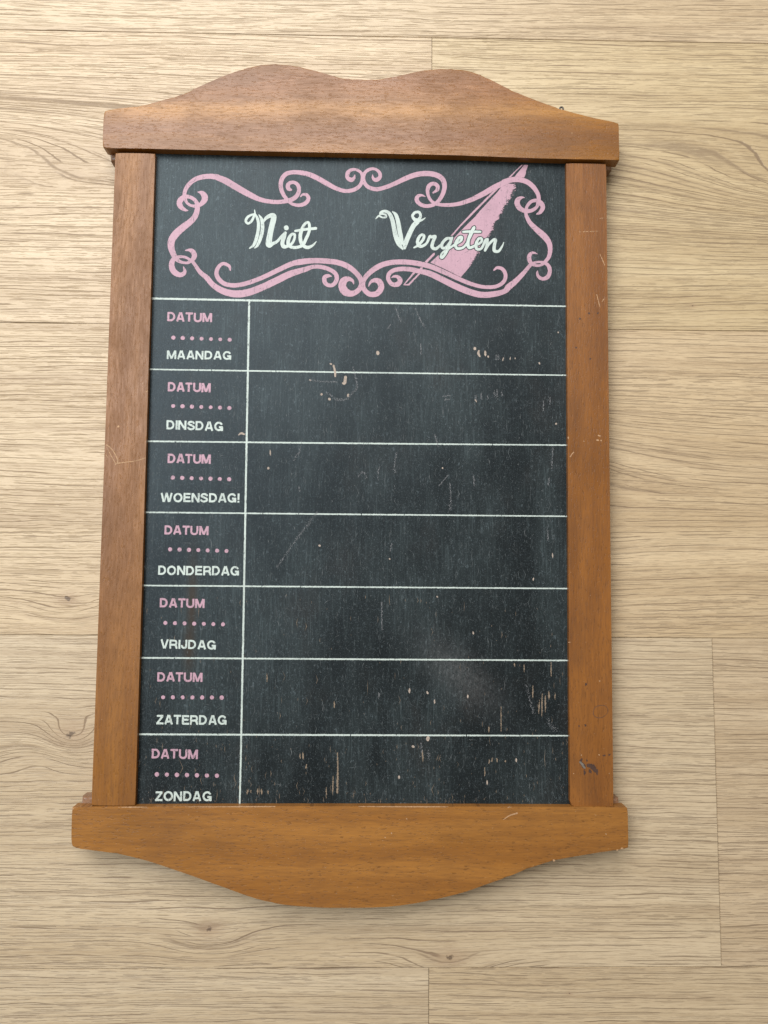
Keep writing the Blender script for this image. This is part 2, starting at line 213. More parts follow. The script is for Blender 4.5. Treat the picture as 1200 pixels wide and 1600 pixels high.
STILESCR = [[[-157.6,51.61,0.43],[-154.52,49.11,0.58],[-151.89,45.18,0.58],[-150.69,41.59,0.58],[-152.03,39.41,0.29]],
 [[-157.79,50.88,0.22],[-155.11,45.86,0.43],[-151.7,40.14,0.43]],
 [[-150.65,40.51,0.5],[-145.71,41.29,0.43],[-140.06,42.07,0.43],[-134.3,43.94,0.36]],
 [[-151.47,62.54,1.15],[-150.63,62.92,1.01]],
 [[-157.95,45.83,0.36],[-156.45,43.68,0.43]],
 [[-135.44,83.88,0.58],[-134.39,84.63,0.43]],
 [[136.91,60.87,0.72],[138.8,60.45,0.72]],
 [[136.0,58.07,1.01],[137.45,57.94,1.01]],
 [[138.55,58.1,0.72],[139.26,57.38,0.72]],
 [[128.35,57.39,0.65],[128.71,57.11,0.65]],
 [[120.03,47.65,0.58],[121.21,49.49,0.43],[122.24,50.45,0.43]],
 [[118.93,60.06,0.58],[118.98,58.23,0.58]],
 [[135.65,-85.36,0.65],[136.29,-85.3,0.65]],
 [[124.54,-128.04,0.65],[124.79,-128.16,0.58]],
 [[134.99,-127.87,0.65],[135.18,-127.99,0.58]],
 [[119.61,-138.46,0.52],[120.24,-138.76,0.39]],
 [[117.58,-62.86,0.26],[119.18,-62.97,0.26]],
 [[140.79,-138.37,0.39],[140.98,-138.67,0.39]],
 [[139.83,173.69,0.31],[141.17,170.66,0.42],[142.7,166.62,0.27]],
 [[137.5,148.34,0.27],[138.43,144.32,0.42],[139.36,140.32,0.27]],
 [[142.4,146.4,0.31],[140.39,143.35,0.31]],
 [[139.95,196.56,0.35],[143.15,197.23,0.35]],
 [[125.93,187.71,0.27],[139.05,188.56,0.31]]]
STILEDARK = [[[124.89,-130.44,1.04],[124.24,-131.67,1.3],[125.98,-134.43,1.95]],
 [[128.52,-133.81,1.43],[131.03,-134.72,2.6],[132.9,-136.86,1.95]],
 [[126.27,-136.28,0.91],[126.42,-139.35,0.78]],
 [[129.12,-136.26,1.17],[130.35,-138.41,0.91]],
 [[133.86,-136.24,0.65],[133.63,-139.01,0.91]],
 [[127.61,-130.74,0.65],[128.04,-131.35,0.65]],
 [[137.46,-128.22,0.65],[138.73,-128.1,0.78]],
 [[140.63,-127.9,0.52],[141.9,-127.59,0.45]],
 [[126.91,-110.65,0.91],[127.54,-111.27,0.91]],
 [[123.41,-111.29,0.65],[123.59,-111.6,0.65]],
 [[127.51,-87.92,0.91],[128.17,-86.66,0.91]],
 [[126.87,133.3,0.85],[127.05,132.5,0.85]],
 [[132.42,136.59,0.77],[132.61,136.19,0.77]],
 [[137.93,136.68,0.69],[138.12,136.28,0.69]],
 [[124.3,115.28,0.77],[124.49,114.48,0.77]],
 [[132.83,108.24,0.69],[133.02,107.84,0.69]]]
STILERING = [[[131.96,-103.48,0.39],[132.43,-101.61,0.39],[134.04,-100.05,0.45],[136.6,-99.41,0.39],[139.14,-99.83,0.39],[140.52,-101.57,0.39],[140.23,-103.75,0.32],[138.42,-105.62,0.39],[135.86,-106.69,0.39],[133.32,-106.09,0.39],[132.07,-104.73,0.39],[131.96,-103.48,0.39]]]
STILEMETAL = [[[123.77,-131.96,0.91],[125.02,-133.18,1.3],[126.26,-135.02,1.04],[126.69,-135.64,0.52]]]
RAILCHIP_GLINT = [[[-135.38,263.05,0.77],[-132.66,263.94,1.31],[-132.09,264.57,0.62]],
 [[-137.73,262.96,0.62],[-136.96,263.23,0.69]],
 [[-145.12,260.99,0.54],[-144.33,260.8,0.54]],
 [[-83.95,251.08,0.38],[-82.78,251.52,0.77]],
 [[122.53,250.47,0.62],[122.93,250.18,0.62]],
 [[78.68,-164.09,0.38],[82.01,-161.93,0.62],[86.46,-160.48,0.85]],
 [[80.92,-157.26,0.58],[83.15,-157.08,0.38]],
 [[22.59,-163.73,0.62],[22.96,-164.09,0.62]],
 [[107.35,-186.67,1.15],[107.71,-187.03,1.0]],
 [[146.64,-180.16,0.92],[147.39,-179.8,0.77]],
 [[143.66,-181.1,0.54],[144.77,-180.88,0.54]],
 [[-168.51,-158.59,0.77],[-167.58,-159.02,0.77]],
 [[137.5,-171.61,0.54],[138.05,-172.32,0.54]],
 [[10.17,-174.11,0.54],[10.54,-174.47,0.46]],
 [[14.01,-171.61,0.69],[14.2,-172.32,0.69]],
 [[-142.19,-158.0,0.46],[-125.82,-157.84,0.62]],  # long strokes from here on: highlight painted along the bottom rail's upper edge
 [[-103.96,-157.66,0.31],[-63.77,-157.37,0.62],[-52.78,-157.3,0.38]],
 [[-5.06,-157.13,0.31],[28.08,-157.13,0.62],[46.53,-157.06,0.31]]]
HANGER = [[119.51,276.7]]
KNOTS = {"k_bl":[-183.42,-39.6],"k_left":[-177.62,-119.89],"k_bot":[48.54,-248.96],"k_bl2":[-92.51,-232.66],"cath_tl":[-213.04,252.07],"cath_r":[255.75,244.75],"cath_mr":[147.87,37.39],"stain":[25.08,-239.48],"crumb1":[119.54,-269.41],"crumb2":[203.85,147.23]}
JOINT = [37.97,210.31,36.46]
SEAM = [324.27,131.27,-61.73,-254.73]
PHI = -0.00316
STAIN = [[-104.98,-27.81],[-105.83,-50.43],[-105.87,-74.72],[57.03,-85.05],[103.81,-99.28]]

random.seed(7)
rng = np.random.default_rng(11)

# ------------------------------------------------------------------ material helpers
class NT:
    def __init__(self, name):
        self.mat = bpy.data.materials.new(name); self.mat.use_nodes = True
        self.t = self.mat.node_tree; self.n = self.t.nodes; self.l = self.t.links
        self.bsdf = self.n['Principled BSDF']
    def put(self, sock, v):
        if isinstance(v, (int, float)): sock.default_value = v
        elif isinstance(v, (tuple, list)):
            sock.default_value = v if len(v) == len(sock.default_value) else tuple(v) + (1,)
        else: self.l.new(v, sock)
    def m(self, op, a, b=0.0, c=0.0, clamp=False):
        k = self.n.new('ShaderNodeMath'); k.operation = op; k.use_clamp = clamp
        self.put(k.inputs[0], a); self.put(k.inputs[1], b); self.put(k.inputs[2], c)
        return k.outputs[0]
    def add(self, *a):
        r = a[0]
        for v in a[1:]: r = self.m('ADD', r, v)
        return r
    def mul(self, *a):
        r = a[0]
        for v in a[1:]: r = self.m('MULTIPLY', r, v)
        return r
    def sub(self, a, b): return self.m('SUBTRACT', a, b)
    def xyz(self, x, y, z=0.0):
        k = self.n.new('ShaderNodeCombineXYZ')
        self.put(k.inputs[0], x); self.put(k.inputs[1], y); self.put(k.inputs[2], z)
        return k.outputs[0]
    def coords(self):
        t = self.n.new('ShaderNodeTexCoord'); s = self.n.new('ShaderNodeSeparateXYZ')
        self.l.new(t.outputs['Object'], s.inputs[0])
        return s.outputs[0], s.outputs[1], s.outputs[2]
    def noise(self, vec, detail=2.0, rough=0.5, scale=1.0, dist=0.0):
        k = self.n.new('ShaderNodeTexNoise'); k.noise_dimensions = '3D'
        self.l.new(vec, k.inputs['Vector'])
        k.inputs['Scale'].default_value = scale; k.inputs['Detail'].default_value = detail
        k.inputs['Roughness'].default_value = rough; k.inputs['Distortion'].default_value = dist
        return k.outputs['Fac']
    def lines(self, w):
        """distance to the nearest of a row of unevenly spaced lines"""
        k = self.n.new('ShaderNodeTexVoronoi'); k.voronoi_dimensions = '1D'; k.feature = 'DISTANCE_TO_EDGE'
        self.l.new(w, k.inputs['W']); k.inputs['Scale'].default_value = 1.0
        return k.outputs['Distance']
    def smooth(self, v, a, b, lo=0.0, hi=1.0):
        k = self.n.new('ShaderNodeMapRange'); k.interpolation_type = 'SMOOTHSTEP'
        self.put(k.inputs['Value'], v)
        for nm, val in (('From Min', a), ('From Max', b), ('To Min', lo), ('To Max', hi)):
            self.put(k.inputs[nm], val)
        return k.outputs['Result']
    def mix(self, f, a, b, mode='MIX'):
        k = self.n.new('ShaderNodeMix'); k.data_type = 'RGBA'; k.blend_type = mode
        self.put(k.inputs['Factor'], f); self.put(k.inputs['A'], None or k.inputs['A'].default_value) if False else None
        self.put(k.inputs[6], a); self.put(k.inputs[7], b)
        return k.outputs[2]
    def gauss(self, x, y, cx, cy, sx, sy):
        dx = self.mul(self.sub(x, cx), 1/sx); dy = self.mul(self.sub(y, cy), 1/sy)
        return self.m('EXPONENT', self.mul(self.add(self.mul(dx, dx), self.mul(dy, dy)), -1.0))
    def bump(self, h, strength=0.3, dist=0.0005):
        k = self.n.new('ShaderNodeBump')
        k.inputs['Strength'].default_value = strength; k.inputs['Distance'].default_value = dist
        self.l.new(h, k.inputs['Height']); self.l.new(k.outputs[0], self.bsdf.inputs['Normal'])
    def out(self, color, rough=0.5, spec=0.5, tint=None):
        if tint: self.put(self.bsdf.inputs['Specular Tint'], tint)
        self.put(self.bsdf.inputs['Base Color'], color)
        self.put(self.bsdf.inputs['Roughness'], rough)
        self.put(self.bsdf.inputs['Specular IOR Level'], spec)
        return self.mat

def floor_material(name, seed, tint=(1, 1, 1), flow=(), knots=(), density=1.0):
    """oak laminate: grain runs along x; flow = (x, y, sx, sy, amount) bends the grain, knots = (x, y, r)"""
    t = NT(name); x, y, z = t.coords()
    low = t.noise(t.xyz(t.mul(x, 2.2), t.mul(y, 8.0), seed*3.1), 2.0)
    wob = t.noise(t.xyz(t.mul(x, 70.0), t.mul(y, 260.0), seed*1.7), 3.0, 0.6)
    straight = t.add(y, t.mul(t.sub(low, 0.5), 0.016), t.mul(t.sub(wob, 0.5), 0.0010))
    bend = 0.0
    for (kx, ky, sx, sy, a) in flow:
        bend = t.add(bend, t.mul(t.gauss(x, y, kx, ky - sy*sy/(2*a), sx, sy), a))
    h = t.add(straight, bend)
    hp = t.add(straight, t.mul(bend, 0.30))
    tone = t.noise(t.xyz(t.mul(x, 1.8), t.mul(h, 45.0), seed*5.3), 3.0, 0.55)
    band = t.noise(t.xyz(t.mul(x, 5.0), t.mul(h, 210.0), seed*2.9), 3.0, 0.6)
    ring = t.noise(t.xyz(t.mul(x, 2.0), t.mul(h, 120.0), seed*8.9), 0.0, 0.4)
    fine = t.noise(t.xyz(t.mul(x, 90.0), t.mul(hp, 1300.0), seed*4.7), 3.0, 0.72)
    dens = t.noise(t.xyz(t.mul(x, 5.0), t.mul(h, 50.0), seed*7.7), 2.0)
    lightc = tuple(a*b for a, b in zip((0.545, 0.422, 0.272), tint))
    midc = tuple(a*b for a, b in zip((0.455, 0.338, 0.205), tint))
    darkc = tuple(a*b for a, b in zip((0.350, 0.248, 0.148), tint))
    col = t.mix(t.smooth(tone, 0.28, 0.72), lightc, midc)
    col = t.mix(t.mul(t.smooth(band, 0.46, 0.70), 0.50), col, darkc)
    col = t.mix(t.mul(t.smooth(band, 0.48, 0.30), 0.35), col, tuple(min(1, v*1.10) for v in lightc))
    col = t.mix(t.mul(t.smooth(fine, 0.48, 0.64), 0.24), col, (0.27, 0.175, 0.095))
    col = t.mix(t.mul(t.smooth(fine, 0.46, 0.34), 0.22), col, (0.60, 0.475, 0.315))
    dn = t.smooth(dens, 0.32, 0.62, 0.35*density, 1.0*density)
    # open grain: hair-thin lines of uneven spacing, broken into longer and shorter dashes
    def grain(hh, freq, thick, brk_x, cover, k):
        und = t.noise(t.xyz(t.mul(x, 9.0), t.mul(hh, freq*0.25), seed*2.3+k), 2.0, 0.55)
        d = t.lines(t.add(t.mul(hh, freq), t.mul(und, 2.2), seed*7.1+k*3.3))
        br = t.noise(t.xyz(t.mul(x, brk_x), t.mul(hh, freq*0.9), seed*1.9+k*5.0), 2.0, 0.6)
        return t.mul(t.smooth(d, thick, thick*0.35), t.smooth(br, cover, cover+0.07))
    ca = grain(h, 290.0, 0.085, 18.0, 0.45, 1.0)
    cb = t.mul(grain(hp, 520.0, 0.12, 36.0, 0.46, 2.0), t.add(0.40, t.mul(dn, 0.45)))
    pm = t.mul(grain(hp, 800.0, 0.18, 90.0, 0.48, 3.0), t.add(0.25, t.mul(dn, 0.40)))
    near = t.smooth(t.m('ABSOLUTE', bend), 0.0005, 0.006, 0.0, 1.0)
    rd = t.m('ABSOLUTE', t.sub(ring, 0.50))
    rl = t.mul(0.8, t.smooth(rd, 0.035, 0.006), t.smooth(fine, 0.32, 0.55, 0.25, 1.0), near)
    line = t.m('MAXIMUM', t.m('MAXIMUM', ca, t.mul(cb, 0.9)), t.m('MAXIMUM', pm, rl))
    halo_ = t.mul(t.smooth(rd, 0.14, 0.02), near, 0.35)
    col = t.mix(halo_, col, darkc)
    col = t.mix(t.mul(line, 0.72), col, (0.145, 0.090, 0.052))
    edge = 0.0
    for (kx, ky, r) in knots:
        wx = t.add(x, t.mul(t.sub(t.noise(t.xyz(t.mul(x, 260.0), t.mul(y, 420.0), seed), 3.0, 0.7), 0.5), r*3.0))
        wy = t.add(y, t.mul(t.sub(t.noise(t.xyz(t.mul(x, 260.0), t.mul(y, 260.0), seed+9), 3.0, 0.7), 0.5), r*3.0))
        g = t.gauss(wx, wy, kx, ky, r*1.15, r*0.8)
        halo = t.gauss(wx, wy, kx, ky, r*4.0, r*2.6)
        col = t.mix(t.mul(halo, 0.40), col, (0.30, 0.190, 0.115))
        col = t.mix(t.mul(t.smooth(g, 0.35, 0.75), 0.70), col, (0.055, 0.030, 0.018))
    t.bump(t.add(t.mul(line, -1.0), t.mul(fine, -0.7), t.mul(band, -0.3)), 0.65, 0.00022)
    rough = t.add(0.36, t.mul(line, 0.2), t.mul(band, 0.12))
    return t.out(col, rough, 0.5)

def frame_material(name, seed, along, light, dark, fleck=0.5, gloss=0.40, bands=None, spec=0.32, relief=0.42):
    """stained hardwood, grain along 'x' or 'y'"""
    t = NT(name); x, y, z = t.coords()
    u, v = (x, y) if along == 'x' else (y, x)
    low = t.noise(t.xyz(t.mul(u, 4.0), t.mul(v, 14.0), seed*1.9), 2.0)
    h = t.add(v, t.mul(t.sub(low, 0.5), 0.016))
    tone = t.noise(t.xyz(t.mul(u, 5.0), t.mul(h, 75.0), seed*3.3), 3.0, 0.55)
    blot = t.noise(t.xyz(t.mul(u, 28.0), t.mul(v, 42.0), seed*9.3), 3.0, 0.6)
    fibre = t.noise(t.xyz(t.mul(u, 90.0), t.mul(h, 900.0), seed*5.1), 3.0, 0.65)
    pore = t.noise(t.xyz(t.mul(u, 330.0), t.mul(h, 1500.0), seed*7.3), 1.0, 0.5)
    speck = t.noise(t.xyz(t.mul(u, 800.0), t.mul(v, 1300.0), seed*2.1), 2.0, 0.6)
    col = t.mix(t.smooth(tone, 0.28, 0.72), light, dark)
    if bands:
        for (vc, s, c, k) in bands:
            col = t.mix(t.mul(t.gauss(0.0, t.add(v, t.mul(t.sub(low, .5), .02)), 0.0, vc, 1.0, s), k), col, c)
    cloud = t.noise(t.xyz(t.mul(u, 9.0), t.mul(v, 30.0), seed*4.3), 3.0, 0.6)
    col = t.mix(t.mul(t.smooth(cloud, 0.48, 0.72), 0.50), col, tuple(d*0.68 for d in dark))
    col = t.mix(t.mul(t.smooth(blot, 0.42, 0.75), 0.45), col, tuple(d*0.72 for d in dark))
    col = t.mix(t.mul(t.smooth(fibre, 0.44, 0.70), 0.40), col, tuple(d*0.6 for d in dark))
    col = t.mix(t.mul(t.smooth(fibre, 0.45, 0.25), 0.30), col, tuple(min(1, d*1.35) for d in light))
    col = t.mix(t.mul(t.smooth(pore, 0.62, 0.70), fleck), col, tuple(d*0.45 for d in dark))
    col = t.mix(t.mul(t.smooth(speck, 0.70, 0.78), 0.35), col, (0.55, 0.40, 0.26))
    t.bump(t.add(t.mul(fibre, 0.8), t.mul(speck, 0.5), t.mul(t.smooth(pore, 0.6, 0.7), -0.8)), relief, 0.00016)
    rough = t.add(gloss, t.mul(t.sub(blot, 0.5), 0.35), t.mul(t.sub(fibre, 0.5), 0.45))
    return t.out(col, rough, spec)

def panel_material():
    t = NT('blackboard_paint'); x, y, z = t.coords()
    fib = t.noise(t.xyz(t.mul(x, 900.0), t.mul(y, 45.0), 1.0), 3.0, 0.6)
    fib2 = t.noise(t.xyz(t.mul(x, 1700.0), t.mul(y, 160.0), 5.0), 2.0, 0.6)
    hair = t.noise(t.xyz(t.mul(x, 700.0), t.mul(y, 420.0), 2.0), 4.0, 0.75, dist=1.2)
    dust = t.noise(t.xyz(t.mul(x, 20.0), t.mul(y, 8.0), 3.0), 5.0, 0.65)
    grain = t.noise(t.xyz(t.mul(x, 1500.0), t.mul(y, 1100.0), 4.0), 2.0, 0.7)
    hue = t.noise(t.xyz(t.mul(x, 22.0), t.mul(y, 14.0), 8.0), 3.0, 0.6)
    col = t.mix(t.smooth(dust, 0.35, 0.70), (0.0070, 0.0086, 0.0092), (0.0240, 0.0305, 0.0310))
    col = t.mix(t.mul(t.smooth(hue, 0.52, 0.72), 0.6), col, (0.0190, 0.0165, 0.0150))
    col = t.mix(t.mul(t.smooth(fib, 0.50, 0.70), t.smooth(dust, 0.38, 0.66, 0.10, 0.75)), col, (0.052, 0.067, 0.069))
    col = t.mix(t.mul(t.smooth(hair, 0.57, 0.66), t.smooth(dust, 0.35, 0.65, 0.25, 0.8)), col, (0.090, 0.112, 0.120))
    col = t.mix(t.mul(t.smooth(grain, 0.56, 0.74), 0.60), col, (0.080, 0.100, 0.108))
    col = t.mix(t.mul(t.smooth(fib2, 0.50, 0.30), 0.5), col, (0.006, 0.008, 0.010))
    # brown run and wiped chalk smear
    st = t.m('MAXIMUM', t.gauss(x, y, STAIN[0][0]*MM, STAIN[0][1]*MM - .014, .0028, .026), t.gauss(x, y, STAIN[2][0]*MM, STAIN[2][1]*MM + .008, .0032, .014))
    col = t.mix(t.mul(st, 0.85), col, (0.034, 0.019, 0.008))
    rot = t.add(t.mul(t.sub(x, STAIN[3][0]*MM), 0.75), t.mul(t.sub(y, STAIN[3][1]*MM), -0.66))
    rot2 = t.add(t.mul(t.sub(x, STAIN[3][0]*MM), 0.66), t.mul(t.sub(y, STAIN[3][1]*MM), 0.75))
    sm = t.gauss(rot, rot2, -0.004, 0.0, 0.026, 0.011)
    col = t.mix(t.mul(sm, t.smooth(hair, 0.25, 0.75), 0.50), col, (0.13, 0.125, 0.122))
    t.bump(t.add(t.mul(fib, 0.7), t.mul(fib2, 0.5), t.mul(grain, 0.5)), 0.5, 0.00012)
    rough = t.add(0.38, t.mul(t.sub(grain, 0.5), 0.2), t.mul(t.sub(dust, 0.5), 0.12))
    return t.out(col, rough, 0.25, (0.74, 0.88, 0.95))  # bluish sheen of the window light is put into the specular tint

def paint_material(name, c, wear, rough=0.6, patch=0.45):
    t = NT(name); x, y, z = t.coords()
    g = t.noise(t.xyz(t.mul(x, 1400.0), t.mul(y, 900.0), 1.0), 3.0, 0.7)
    f = t.noise(t.xyz(t.mul(x, 900.0), t.mul(y, 60.0), 6.0), 2.0, 0.6)
    big = t.noise(t.xyz(t.mul(x, 60.0), t.mul(y, 45.0), 2.0), 3.0, 0.6)
    col = t.mix(t.mul(t.smooth(big, 0.45, 0.75), 0.45), c, wear)
    col = t.mix(t.mul(t.smooth(g, 0.45, 0.75), patch), col, wear)
    col = t.mix(t.mul(t.smooth(f, 0.52, 0.75), patch*0.7), col, wear)
    return t.out(col, rough, 0.4)

def plain(name, c, rough=0.6, metal=0.0):
    t = NT(name); x, y, z = t.coords()
    g = t.noise(t.xyz(t.mul(x, 900.0), t.mul(y, 900.0), t.mul(z, 900.0)), 3.0, 0.6)
    col = t.mix(t.smooth(g, 0.3, 0.7), tuple(v*0.75 for v in c), tuple(min(1, v*1.15) for v in c))
    t.bsdf.inputs['Metallic'].default_value = metal
    return t.out(col, rough)

# ------------------------------------------------------------------ object helpers
def link(name, mesh, mat, parent=None, loc=(0, 0, 0)):
    o = bpy.data.objects.new(name, mesh)
    scene.collection.objects.link(o)
    if mat: mesh.materials.append(mat)
    o.parent = parent; o.location = loc
    return o

def from_bm(name, bm, mat, parent=None, loc=(0, 0, 0)):
    me = bpy.data.meshes.new(name)
    bmesh.ops.recalc_face_normals(bm, faces=bm.faces)
    bm.to_mesh(me); bm.free()
    return link(name, me, mat, parent, loc)

def resample(pts, step, closed=True):
    """Catmull-Rom only where the outline is smooth; keeps corners"""
    P = [np.array(q, float) for q in pts]; n = len(P); out = []
    rngk = range(n) if closed else range(n-1)
    for i in rngk:
        p0, p1, p2, p3 = P[(i-1) % n], P[i], P[(i+1) % n], P[(i+2) % n]
        L = np.linalg.norm(p2-p1)
        def corner(a, b, c):
            u = b-a; v = c-b
            return np.dot(u, v)/(np.linalg.norm(u)*np.linalg.norm(v)+1e-9) < 0.80
        m1 = (p2-p1) if corner(p0, p1, p2) else (p2-p0)*0.5*L/(0.5*(L+np.linalg.norm(p1-p0)))
        m2 = (p2-p1) if corner(p1, p2, p3) else (p3-p1)*0.5*L/(0.5*(L+np.linalg.norm(p3-p2)))
        k = max(1, int(round(L/step)))
        for j in range(k):
            s = j/k
            out.append((2*s**3-3*s**2+1)*p1 + (s**3-2*s**2+s)*m1 + (-2*s**3+3*s**2)*p2 + (s**3-s**2)*m2)
    if not closed: out.append(P[-1])
    return out

def slab(name, outline, z0, z1, mat, parent, bevel=0.5, rough=0.0, seg=3):
    """extruded outline (mm) with rounded upper edge and slightly uneven arris"""
    bm = bmesh.new()
    vs = []
    ph = random.random()*9
    for i, q in enumerate(outline):
        w = rough*(math.sin(i*0.9+ph)+math.sin(i*2.3+ph*2)*0.6)
        vs.append(bm.verts.new((q[0]*MM, (q[1]+w)*MM, z1*MM)))
    f = bm.faces.new(vs)
    r = bmesh.ops.extrude_face_region(bm, geom=[f])
    low = [v for v in r['geom'] if isinstance(v, bmesh.types.BMVert)]
    for v in low: v.co.z = z0*MM
    bm.faces.ensure_lookup_table()
    top = [e for e in bm.edges if all(abs(v.co.z - z1*MM) < 1e-7 for v in e.verts)]
    bmesh.ops.bevel(bm, geom=top, offset=bevel*MM, segments=seg, affect='EDGES', profile=0.5, clamp_overlap=True)
    return from_bm(name, bm, mat, parent)

# ---- flat paint: signed distance of strokes / polygons, contoured into a thin sheet
def curve(pts, step=0.35):
    P = np.array(pts, float)
    if len(P) < 3:
        out = [P[0]]
        k = max(2, int(np.linalg.norm(P[1, :2]-P[0, :2])/step)+1)
        return np.array([P[0]+(P[1]-P[0])*j/k for j in range(k+1)])
    Q = np.vstack([2*P[0]-P[1], P, 2*P[-1]-P[-2]]); out = []
    for i in range(1, len(Q)-2):
        p0, p1, p2, p3 = Q[i-1], Q[i], Q[i+1], Q[i+2]
        k = max(2, int(np.linalg.norm(p2[:2]-p1[:2])/step))
        for j in range(k):
            s = j/k
            out.append(0.5*((2*p1)+(p2-p0)*s+(2*p0-5*p1+4*p2-p3)*s*s+(3*p1-p0-3*p2+p3)*s**3))
    out.append(P[-1]); out = np.array(out)
    out[:, 2] = np.maximum(out[:, 2], 0.05)
    return out

class Field:
    def __init__(self, x0, y0, x1, y1, step):
        self.x0, self.y0, self.s = x0, y0, step
        self.nx = int((x1-x0)/step)+2; self.ny = int((y1-y0)/step)+2
        self.X = x0+np.arange(self.nx)*step; self.Y = y0+np.arange(self.ny)*step
        self.d = np.full((self.ny, self.nx), 9.0)
    def win(self, ax, ay, bx, by, r):
        i0 = max(0, int((min(ax, bx)-r-self.x0)/self.s)); i1 = min(self.nx, int((max(ax, bx)+r-self.x0)/self.s)+2)
        j0 = max(0, int((min(ay, by)-r-self.y0)/self.s)); j1 = min(self.ny, int((max(ay, by)+r-self.y0)/self.s)+2)
        return i0, i1, j0, j1
    def seg(self, a, b, ra, rb, butt=False, tgt=None):
        R = max(ra, rb)+1.4
        i0, i1, j0, j1 = self.win(a[0], a[1], b[0], b[1], R)
        if i1 <= i0 or j1 <= j0: return
        X = self.X[i0:i1][None, :]; Y = self.Y[j0:j1][:, None]
        dx, dy = b[0]-a[0], b[1]-a[1]; L2 = dx*dx+dy*dy+1e-12
        t = ((X-a[0])*dx+(Y-a[1])*dy)/L2
        if butt:
            L = math.sqrt(L2)
            along = np.abs(t-0.5)*L-L*0.5
            across = np.abs((X-a[0])*dy-(Y-a[1])*dx)/L-ra
            k = 0.12
            ax_, ac = along+k, across+k
            d = np.minimum(np.maximum(ax_, ac), 0)+np.hypot(np.maximum(ax_, 0), np.maximum(ac, 0))-k
        else:
            t = np.clip(t, 0, 1)
            d = np.hypot(X-a[0]-t*dx, Y-a[1]-t*dy)-(ra+(rb-ra)*t)
        w = self.d[j0:j1, i0:i1]; np.minimum(w, d, out=w)
    def stroke(self, pts, step=0.35, grow=0.0):
        c = curve(pts, step)
        for a, b in zip(c[:-1], c[1:]): self.seg(a, b, a[2]/2+grow, b[2]/2+grow)
    def poly(self, pts):
        P = np.array(pts, float); X = self.X[None, :]; Y = self.Y[:, None]
        D = np.full((self.ny, self.nx), 1e9); ins = np.zeros((self.ny, self.nx), bool)
        n = len(P)
        for i in range(n):
            a, b = P[i], P[(i+1) % n]
            dx, dy = b-a; t = np.clip(((X-a[0])*dx+(Y-a[1])*dy)/(dx*dx+dy*dy+1e-12), 0, 1)
            D = np.minimum(D, np.hypot(X-a[0]-t*dx, Y-a[1]-t*dy))
            c = ((a[1] > Y) != (b[1] > Y)) & (X < (b[0]-a[0])*(Y-a[1])/(b[1]-a[1]+1e-12)+a[0])
            ins ^= c
        np.minimum(self.d, np.where(ins, -D, D), out=self.d)
    def ragged(self, amp, cell=0.5):
        """uneven printed edge: smooth random offsets of the outline"""
        ny, nx = int(self.ny*self.s/cell)+3, int(self.nx*self.s/cell)+3
        g = rng.normal(0, 1, (ny, nx))
        fy = np.arange(self.ny)*self.s/cell; fx = np.arange(self.nx)*self.s/cell
        iy, ix = fy.astype(int), fx.astype(int); ty = (fy-iy)[:, None]; tx = (fx-ix)[None, :]
        v = (g[np.ix_(iy, ix)]*(1-tx)+g[np.ix_(iy, ix+1)]*tx)*(1-ty)+(g[np.ix_(iy+1, ix)]*(1-tx)+g[np.ix_(iy+1, ix+1)]*tx)*ty
        self.d += amp*v
    def holes(self, count, rmax):
        for _ in range(count):
            cx = self.x0+random.random()*self.nx*self.s; cy = self.y0+random.random()*self.ny*self.s
            r = rmax*(0.3+0.7*random.random()**2); L = r*(1+2*random.random())
            i0, i1, j0, j1 = self.win(cx, cy-L, cx, cy+L, r*1.5)
            X = self.X[i0:i1][None, :]; Y = self.Y[j0:j1][:, None]
            e = np.hypot((X-cx)/r, (Y-cy)/L)
            w = self.d[j0:j1, i0:i1]; np.maximum(w, (1-e)*r, out=w)
    def mesh(self, name, z, mat, parent):
        d = self.d; s = self.s; ins = d < 0
        code = ins[:-1, :-1]*1+ins[:-1, 1:]*2+ins[1:, 1:]*4+ins[1:, :-1]*8
        verts = []; faces = []; idx = {}
        def V(key, x, y):
            k = idx.get(key)
            if k is None:
                k = idx[key] = len(verts); verts.append((x*MM, y*MM, z*MM))
            return k
        X, Y = self.X, self.Y
        for j in range(code.shape[0]):
            row = code[j]; nz = np.nonzero(row)[0]; q = 0
            while q < len(nz):
                i = int(nz[q]); c = int(row[i])
                if c == 15:
                    e = i
                    while q+1 < len(nz) and nz[q+1] == e+1 and row[e+1] == 15: e += 1; q += 1
                    faces.append((V((j, i, 0), X[i], Y[j]), V((j, e+1, 0), X[e+1], Y[j]), V((j+1, e+1, 0), X[e+1], Y[j+1]), V((j+1, i, 0), X[i], Y[j+1])))
                else:
                    cs = [(j, i), (j, i+1), (j+1, i+1), (j+1, i)]; poly = []
                    for k in range(4):
                        a, b = cs[k], cs[(k+1) % 4]; da, db = d[a], d[b]
                        if da < 0: poly.append(V((a[0], a[1], 0), X[a[1]], Y[a[0]]))
                        if (da < 0) != (db < 0):
                            t = da/(da-db); key = (min(a, b), max(a, b))
                            poly.append(V(key, X[a[1]]+(X[b[1]]-X[a[1]])*t, Y[a[0]]+(Y[b[0]]-Y[a[0]])*t))
                    if len(poly) > 2: faces.append(tuple(poly))
                q += 1
        me = bpy.data.meshes.new(name); me.from_pydata(verts, [], faces); me.update()
        return link(name, me, mat, parent)

def stroke_field(strokes, step=0.22, pad=1.6):
    A = np.array([q[:2] for s in strokes for q in s])
    return Field(A[:, 0].min()-pad-1.5, A[:, 1].min()-pad-1.5, A[:, 0].max()+pad+1.5, A[:, 1].max()+pad+1.5, step)

